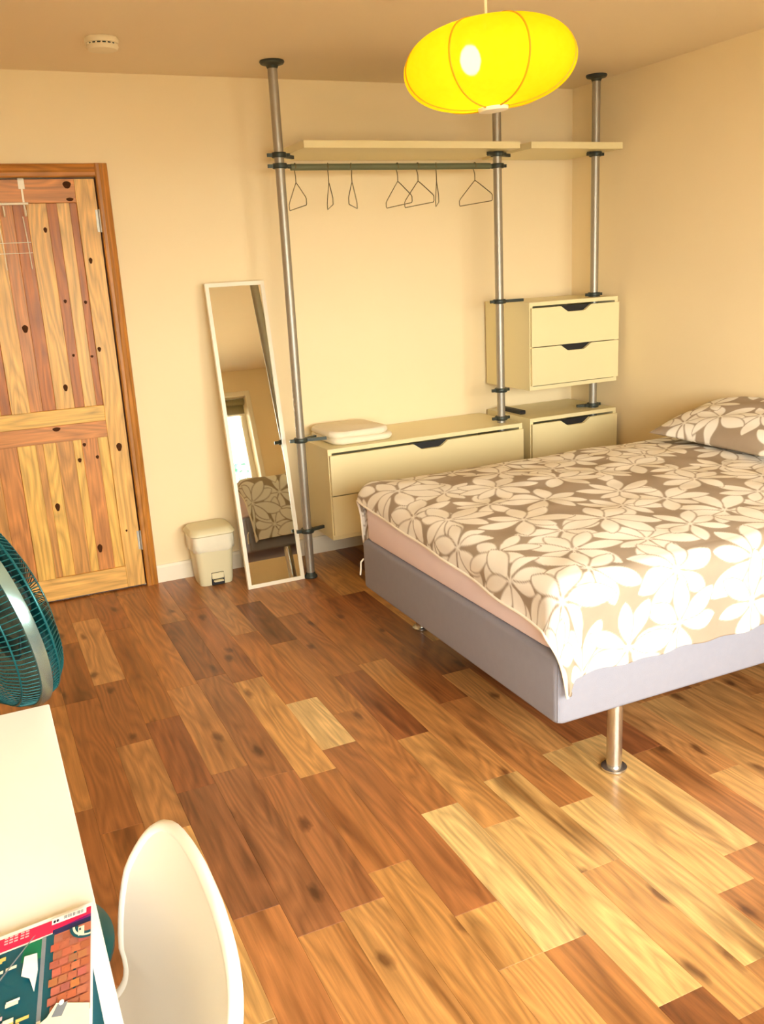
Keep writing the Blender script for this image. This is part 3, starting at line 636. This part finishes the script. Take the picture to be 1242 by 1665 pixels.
def leaf_print(P, Q, flowers, aa):
    """0..1 mask of palmate leaf clusters; flowers: (p, q, angle, size, leaflets, seed)"""
    m = np.zeros_like(P)
    for (fp, fq, an, sz, n, sd) in flowers:
        sel = np.hypot(P-fp, Q-fq) < sz*1.25
        if not sel.any(): continue
        dx, dy = P[sel]-fp, Q[sel]-fq; rs = np.random.default_rng(sd); cur = m[sel]
        for k in range(n):
            th = an+2*math.pi*k/n+rs.normal()*.10; ln = sz*(.82+.36*rs.random()); wd = ln*(.17+.05*rs.random()); bend = rs.normal()*.12
            u = (dx*math.cos(th)+dy*math.sin(th))/ln; w = (-dx*math.sin(th)+dy*math.cos(th))-bend*ln*(u-.2)**2
            uu = np.clip(u, 0, 1); prof = wd*np.sin(math.pi*np.clip((uu-.10)/.90, 0, 1)**1.15)**.72
            stem = np.where((u > .0) & (u < .30), .0032, 0.)
            inside = np.clip((np.maximum(prof, stem)-np.abs(w))/aa+.5, 0, 1)*((u > 0) & (u < 1))
            halo = np.clip((prof+.0055-np.abs(w))/aa+.5, 0, 1)*((u > .12) & (u < 1.02))
            cur = np.where(inside > 0, np.maximum(inside, cur*(1-halo)), cur*(1-halo))
        m[sel] = cur
    return m
#END
FL = [(1.829, -1.666), (1.833, -1.999), (1.45, -1.67), (1.231, -1.907), (1.24, -2.221), (1.441, -2.393), (0.994, -2.388), (0.935, -2.536), (1.199, -2.61), (1.487, -2.624), (1.487, -2.763), (0.88, -1.434), (0.798, -1.712), (0.853, -1.883), (0.775, -2.05), (0.825, -2.245), (0.761, -2.365), (1.031, -2.069), (1.176, -1.666), (1.208, -1.272), (1.213, -2.782), (1.017, -2.809), (0.793, -2.606), (0.643, -2.717), (1.519, -1.953)]
fr = np.random.default_rng(5); tries = 0
while len(FL) < 95 and tries < 9000:
    tries += 1; c_ = (fr.uniform(.62, 2.46), fr.uniform(CYN-.34, CYF+.36))
    if min(math.hypot(c_[0]-a, c_[1]-b_) for a, b_ in FL) > .165: FL.append(c_)
flowers = [(a, b_, fr.uniform(0, 6.28), fr.uniform(.125, .165), 7 if fr.random() < .6 else 8, k+1) for k, (a, b_) in enumerate(FL)]
flowers = flowers[25:]+flowers[:25]
def grid_obj(name, X, Y, Z, mask, mat, thick=None, parent=None):
    nu, nv = X.shape; me = bpy.data.meshes.new(name)
    co = np.stack([X, Y, Z], -1).reshape(-1, 3).astype(np.float32); idx = np.arange(nu*nv).reshape(nu, nv)
    fc = np.stack([idx[:-1, :-1], idx[1:, :-1], idx[1:, 1:], idx[:-1, 1:]], -1).reshape(-1, 4)
    me.vertices.add(len(co)); me.vertices.foreach_set('co', co.ravel())
    me.loops.add(fc.size); me.loops.foreach_set('vertex_index', fc.ravel().astype(np.int32))
    me.polygons.add(len(fc)); me.polygons.foreach_set('loop_start', np.arange(0, fc.size, 4, dtype=np.int32))
    me.update(calc_edges=True); me.polygons.foreach_set('use_smooth', np.ones(len(fc), bool))
    if mask is not None:
        at = me.attributes.new('print', 'FLOAT', 'POINT'); at.data.foreach_set('value', mask.ravel().astype(np.float32))
    me.materials.append(MT[mat]); o = bpy.data.objects.new(name, me); C.objects.link(o)
    if thick: md_ = o.modifiers.new('thickness', 'SOLIDIFY'); md_.thickness = thick; md_.offset = -1
    return o
nu, nv = 400, 440
sg = np.linspace(0, 1, nu)[:, None]; qg = np.linspace(CYN-OVN, CYF+OVF, nv)[None, :]+sg*0
pf = CXF-ov_foot(np.clip(qg, -2.6, -1.2)); pg = pf+(CXH-pf)*sg
X_, Y_, Z_ = cloth(pg, qg)
msk = leaf_print(pg, qg, flowers, .005)
dv_ = thing('duvet', 'duvet in taupe cotton printed with large white leaves, spread over the bed', 'duvet', (1.6, -1.9, .66))
du = grid_obj('cover', X_, Y_, Z_, msk, 'print', .014); du.parent = dv_; du.location = -dv_.location
hem = [(X_[0, k], Y_[0, k], Z_[0, k]-.002) for k in range(0, nv, 4)]
MT['hem'] = simple('cream_piping', lin(250, 238, 222), .85)
G().tube(hem, .0048, 8).build('hem', 'hem', dv_, smooth=True)
# pillow
pw = thing('pillow', 'plump pillow in the leaf print leaning at the head of the bed', 'pillow', (2.48, -1.68, .70))
na, nb = 150, 220
A, B = np.meshgrid(np.linspace(-1, 1, na), np.linspace(-1, 1, nb), indexing='ij')
def pillow_pt(A, B, s):
    e = np.clip((1-np.abs(A)**2.6)*(1-np.abs(B)**3.2), 0, 1)**.55
    # pinched sides, pointed corners
    x = .245*A*(1-.10*(1-A**2)*0-.07*(1-B**2)**1*np.abs(A)**4); y = .355*B*(1-.06*(1-A**2)*np.abs(B)**4)
    h = (.082 if s > 0 else .040)*e*s + .003*np.sin(9*A+7*B)*e
    return x, y, h
ca, sa_ = math.cos(math.radians(-12)), math.sin(math.radians(-12))
pfl = [(fr.uniform(-.25, .25), fr.uniform(-.36, .36)) for _ in range(60)]; keep = []
for c_ in pfl:
    if all(math.hypot(c_[0]-a, c_[1]-b_) > .15 for a, b_ in keep): keep.append(c_)
pfl = [(a, b_, fr.uniform(0, 6.28), fr.uniform(.11, .14), 7, 300+k) for k, (a, b_) in enumerate(keep)]
for s, nm in ((1, 'case_top'), (-1, 'case_underside')):
    x, y, h = pillow_pt(A, B, s); mk = leaf_print(x, y, pfl, .005)
    if s < 0: x, y, h, mk = x[::-1], y[::-1], h[::-1], mk[::-1]
    X = 2.470+x*ca+h*sa_; Z = .762-x*sa_+h*ca; Y = -1.640+y
    o = grid_obj(nm, X, Y, Z, mk, 'print'); o.parent = pw; o.location = -pw.location

# ================================================================ DESK AND MAGAZINES
DKX, DKY0, DKY1, DKZ = -.513, -2.752, -3.95, .73
dk = thing('desk', 'white desk with a plain rectangular top', 'desk', (-.81, -3.35, 0))
G().box(-1.113, DKX, DKY1, DKY0, DKZ-.032, DKZ, c=.002).build('desk_top', 'desk', dk)
for x in (-1.083, DKX-.05):
    for y in (DKY1+.03, DKY0-.065): G().box(x, x+.035, y, y+.035, .0005, DKZ-.033, c=.002).build('leg', 'desk', dk)
for y in (DKY1+.04, DKY0-.055): G().box(-1.047, DKX-.051, y, y+.018, DKZ-.10, DKZ-.033).build('apron', 'desk', dk)

def mag(name, label, z0, th, corners, cover, shrink=False):
    """corners: far right, far left, near left, near right (x, y) on the desk"""
    t = thing(name, label, 'magazine', (corners[0][0], corners[0][1], z0), 'magazines on the desk')
    P4 = [Vector((x, y)) for x, y in corners]
    def W(u, v): q = P4[0]*(1-u)*(1-v)+P4[1]*u*(1-v)+P4[2]*u*v+P4[3]*(1-u)*v; return q.x, q.y
    g = G(); vs = [(*W(u, v), z) for z in (z0, z0+th) for u, v in ((0,0),(1,0),(1,1),(0,1))]
    g.add(vs, [(0,3,2,1),(4,5,6,7),(0,1,5,4),(1,2,6,5),(2,3,7,6),(3,0,4,7)]); g.build('pages', 'paper', t)
    cols = []; g = G(); lay = 0
    for col, poly in cover:
        if col not in cols: cols.append(col)
        zz = z0+th+.00015+lay*.00005; lay += 1
        if shrink: poly = [(u*.57 if u < .9 else u, v*.57 if v < .9 else v) for u, v in poly]
        g.add([(*W(u, v), zz) for u, v in poly], [tuple(range(len(poly)))], cols.index(col))
    g.build('cover_print', [print_mat(c_) for c_ in cols], t, recalc=False)
    return t
def R4(u0, u1, v0, v1): return [(u0, v0), (u1, v0), (u1, v1), (u0, v1)]
def disc(u, v, r, k=1.0, n=20): return [(u+r*math.cos(2*math.pi*i/n), v+r*k*math.sin(2*math.pi*i/n)) for i in range(n)]
def arc(u, v, r, n=14): return [(.012, v)]+[(max(.012, u+r*math.cos(a)), v+r*.8*math.sin(a)) for a in [math.pi*.62*i/n for i in range(n+1)]]
# u runs from the right edge to the left, v from the far edge towards the sitter
RED = (232, 40, 84); NAVY = (24, 40, 92); BRICK = (186, 112, 88); TEAL = (6, 84, 100); CRM = (250, 236, 210); YEL = (236, 196, 110); GRN = (0, 120, 84); GRY = (128, 136, 146); PNK = (240, 190, 196); WHT = (252, 250, 246); INK = (20, 26, 60); PUR = (120, 20, 110)
cov = [(RED, R4(.012, .98, .030, .135)), (PUR, [(.012, .09), (.25, .115), (.25, .15), (.012, .15)]), (NAVY, R4(.012, .30, .115, .165)),
       (BRICK, R4(.012, .31, .160, .80)), (TEAL, R4(.285, .345, .145, .80)), (GRY, R4(.345, .375, .145, .74)), (TEAL, R4(.375, .98, .150, .98)),
       (GRN, [(.375, .15), (.50, .15), (.52, .28), (.375, .30)]), (TEAL, R4(.115, .135, .30, .66))]
rg = random.Random(4)
for r_ in range(9):                       # brick courses shown in the cover photograph
    for c_ in range(4):
        u0 = .02+c_*.068+(r_ % 2)*.02; cb = (186+rg.randint(-16, 14), 112+rg.randint(-14, 12), 88+rg.randint(-14, 10))
        cb = tuple(8*(x//8) for x in cb); cov.append((cb, R4(u0, u0+.062, .175+r_*.065, .175+r_*.065+.052)))
cov += [(TEAL, arc(.02, .17, .150)), (CRM, arc(.02, .17, .128)), (TEAL, arc(.02, .17, .112)), (BRICK, arc(.02, .17, .085)), (CRM, R4(.06, .105, .185, .255)), (INK, R4(.085, .098, .195, .215))]
for k in range(26):                       # stalls and windows on the far side of the cover photograph
    u0 = .42+rg.random()*.5; v0 = .18+rg.random()*.55; cov.append((rg.choice((YEL, CRM, PNK, YEL, WHT)), R4(u0, u0+.05+.06*rg.random(), v0, v0+.016+.02*rg.random())))
cov += [(WHT, [(.40, .27), (.49, .26), (.50, .40), (.44, .44), (.40, .55), (.385, .40)]), (GRY, [(.42, .12), (.44, .13), (.78, .50), (.76, .50)]),
        (CRM, [(.012, .78), (.16, .72), (.24, .69), (.30, .76), (.40, .80), (.52, .72), (.62, .80), (.70, .98), (.012, .98)]), (GRY, [(.16, .71), (.23, .70), (.27, .77), (.20, .79)]), (WHT, disc(.205, .70, .018)),
        (WHT, R4(.045, .305, .045, .095)), (INK, disc(.285, .073, .010, 1.2, 12)), (INK, disc(.262, .073, .010, 1.2, 12))]
for k in range(24):                       # barcode
    u0 = .065+k*.0066
    if k % 5 != 3: cov.append((GRY, R4(u0, u0+.0022+.0018*(k % 3), .058, .085)))
for k, u0 in enumerate((.47, .505, .55, .585, .62)):
    for r_ in range(3): cov.append((PNK, R4(u0, u0+.026, .066+r_*.022, .066+r_*.022+.011)))
mag('magazine', 'magazine with a red banner and brick street photo, on top of the pile', .7385, .006, ((-.517, -3.409), (-.800, -3.437), (-.845, -3.83), (-.572, -3.805)), cov, True)
cov2 = [(TEAL, R4(.008, .98, .02, .55)), (NAVY, R4(.008, .98, .55, .66)), (PUR, R4(.008, .06, .60, .64)), ((0, 120, 160), R4(.008, .98, .66, .98))]
mag('magazine', 'blue magazine lying under the red bannered one on the desk', .7305, .0075, ((-.530, -3.430), (-.80, -3.42), (-.80, -3.82), (-.531, -3.82)), cov2)

# ================================================================ CHAIR
ch = thing('shell_chair', 'white moulded plastic shell chair drawn up to the desk', 'chair', (-.55, -3.50, 0))
prof = [(.455, .425, .175), (.435, .442, .200), (.39, .454, .222), (.28, .450, .235), (.16, .446, .235), (.07, .450, .228), (.012, .468, .222), (-.022, .500, .214), (-.045, .545, .212), (-.060, .60, .236), (-.074, .66, .242), (-.086, .72, .233), (-.096, .765, .214), (-.103, .795, .180), (-.106, .808, .13), (-.107, .813, .04)]
def cat(pts, n):
    pts = np.array(pts); t = np.linspace(0, len(pts)-1, n); return np.stack([np.interp(t, np.arange(len(pts)), pts[:, k]) for k in range(3)], -1)
pp = cat(prof, 90)
for _ in range(14): pp[1:-1] = .25*pp[:-2]+.5*pp[1:-1]+.25*pp[2:]
V = np.linspace(-1, 1, 41)
Sx = np.zeros((90, 41)); Sy = Sx.copy(); Sz = Sx.copy()
CHX, CHY = -.496, -3.525; RZ = math.radians(0)
for i in range(90):
    u_, z_, hwid = pp[i]; tb = np.clip((z_-.46)/.12, 0, 1); top = np.clip((z_-.70)/.11, 0, 1); lat = np.sin(V*math.pi/2*.98)
    Y_n = np.abs(V*hwid)/.246; fwd = tb*.046*Y_n**2.2*(1-.5*top); lift = (1-tb)*(.030*Y_n**2.5)
    lx, ly = u_+fwd, V*hwid; 
    Sx[i] = CHX-(lx*math.cos(RZ)-ly*math.sin(RZ)); Sy[i] = CHY+(lx*math.sin(RZ)+ly*math.cos(RZ))*1.0; Sz[i] = (z_-.45)*.975+.45+lift
so = grid_obj('seat_shell', Sx, Sy, Sz, None, 'shell'); so.parent = ch; so.location = -ch.location
md_ = so.modifiers.new('thickness', 'SOLIDIFY'); md_.thickness = .009; md_.offset = 0
md2 = so.modifiers.new('round', 'BEVEL'); md2.width = .003; md2.segments = 2
# rolled rim round the shell's edge
rim = [(Sx[i, 0], Sy[i, 0], Sz[i, 0]) for i in range(0, 90, 2)]+[(Sx[89, j], Sy[89, j], Sz[89, j]) for j in range(0, 41, 3)]+[(Sx[i, 40], Sy[i, 40], Sz[i, 40]) for i in range(89, -1, -2)]+[(Sx[0, j], Sy[0, j], Sz[0, j]) for j in range(39, 0, -3)]
G().tube(rim, .0085, 10, closed=True).build('rim', 'shell', ch, smooth='all')
for sx in (.08, .36):
    for sy in (-.15, .15):
        a = Vector((CHX-sx, CHY+sy*.6, .425)); e = Vector((CHX-sx*1.0-(.05 if sx > .2 else -.06), CHY+sy*1.25, .0015))
        G().tube([a, e], [.011, .009], 12).build('leg', 'chrome', ch, smooth=True)

# ================================================================ PEDESTAL FAN
FXP, FYP = -.672, -2.515
fn = thing('pedestal_fan', 'dark teal pedestal fan with a wire grille standing beyond the desk', 'fan', (FXP, FYP, 0))
G().lathe([(.226, .0005), (.226, .012), (.208, .022), (.10, .034), (.035, .045), (.030, .07)], 56, (FXP, FYP, 0)).build('base', 'teal', fn, smooth=True)
FC = Vector((-.596, -2.475, .845))                # centre of the grille ring
ax = Vector((math.cos(math.radians(20)), math.sin(math.radians(20)), .20)).normalized()   # blowing direction
G().tube([(FXP, FYP, .04), (FXP, FYP, .78)], .014, 14).build('pole', 'teal', fn, smooth=True)
ux = ax.cross(Vector((0, 0, 1))).normalized(); uy = ux.cross(ax); FM = Matrix((ux, uy, ax)).transposed()
def FP(r, a, h): return FC+FM @ Vector((r*math.cos(a), r*math.sin(a), h))
G().lathe([(0, -.200), (.03, -.197), (.052, -.18), (.058, -.14), (.052, -.085)], 28, FC, axis=FM).build('motor_housing', 'teal', fn, smooth=True)
mc = FC-ax*.15
G().tube([Vector((FXP, FYP, .76)), Vector((FXP, FYP, .79)), mc-Vector((0, 0, .04))], [.02, .022, .022], 12).build('neck', 'teal', fn, smooth=True)
FR = .225
G().lathe([(FR-.001, -.013), (FR+.004, -.012), (FR+.006, 0), (FR+.004, .012), (FR-.001, .013), (FR-.001, -.013)], 96, FC, axis=FM).build('ring_band', 'fanring', fn, smooth=True)
def grille(prof, n, name, rings, mat='tealw'):
    g = G()
    for k in range(n):
        a = 2*math.pi*k/n; g.tube([FP(r, a, h) for r, h in prof], .0014, 5, cap=False)
    for r, h, rr in rings: g.tube([FP(r, 2*math.pi*k/72, h) for k in range(72)], rr, 6, closed=True)
    g.build(name, mat, fn, smooth='all', recalc=False)['kind'] = 'stuff'
grille([(.05, -.092), (.09, -.092), (.14, -.084), (.185, -.064), (.212, -.036), (FR-.003, -.010)], 110, 'rear_grille', ((.05, -.092, .003), (.14, -.085, .002), (.205, -.044, .0022)))
grille([(.035, .078), (.09, .080), (.14, .076), (.19, .060), (.216, .034), (FR-.003, .010)], 110, 'front_grille', ((.035, .078, .003), (.215, .035, .003), (.14, .077, .002)))
G().lathe([(0, .086), (.035, .084), (.04, .078), (.035, .072)], 28, FC, axis=FM).build('badge', 'fanring', fn, smooth=True)
G().lathe([(.0, .045), (.025, .04), (.032, .02), (.032, -.03), (.02, -.05)], 24, FC, axis=FM).build('hub', 'glassdark', fn, smooth=True)
for k in range(3):
    g = G(); nr, na_ = 8, 10; vs = []
    for i in range(nr+1):
        r = .03+.165*i/nr; w0 = .45+.25*math.sin(math.pi*i/nr)
        for j in range(na_+1): a = 2*math.pi*k/3+w0*(2*j/na_-1)+.25*i/nr; vs.append(FP(r, a, .028*(2*j/na_-1)))
    g.add(vs, [(i*(na_+1)+j, i*(na_+1)+j+1, (i+1)*(na_+1)+j+1, (i+1)*(na_+1)+j) for i in range(nr) for j in range(na_)])
    o = g.build('blade', 'glassdark', fn, smooth='all'); o.modifiers.new('thickness', 'SOLIDIFY').thickness = .002
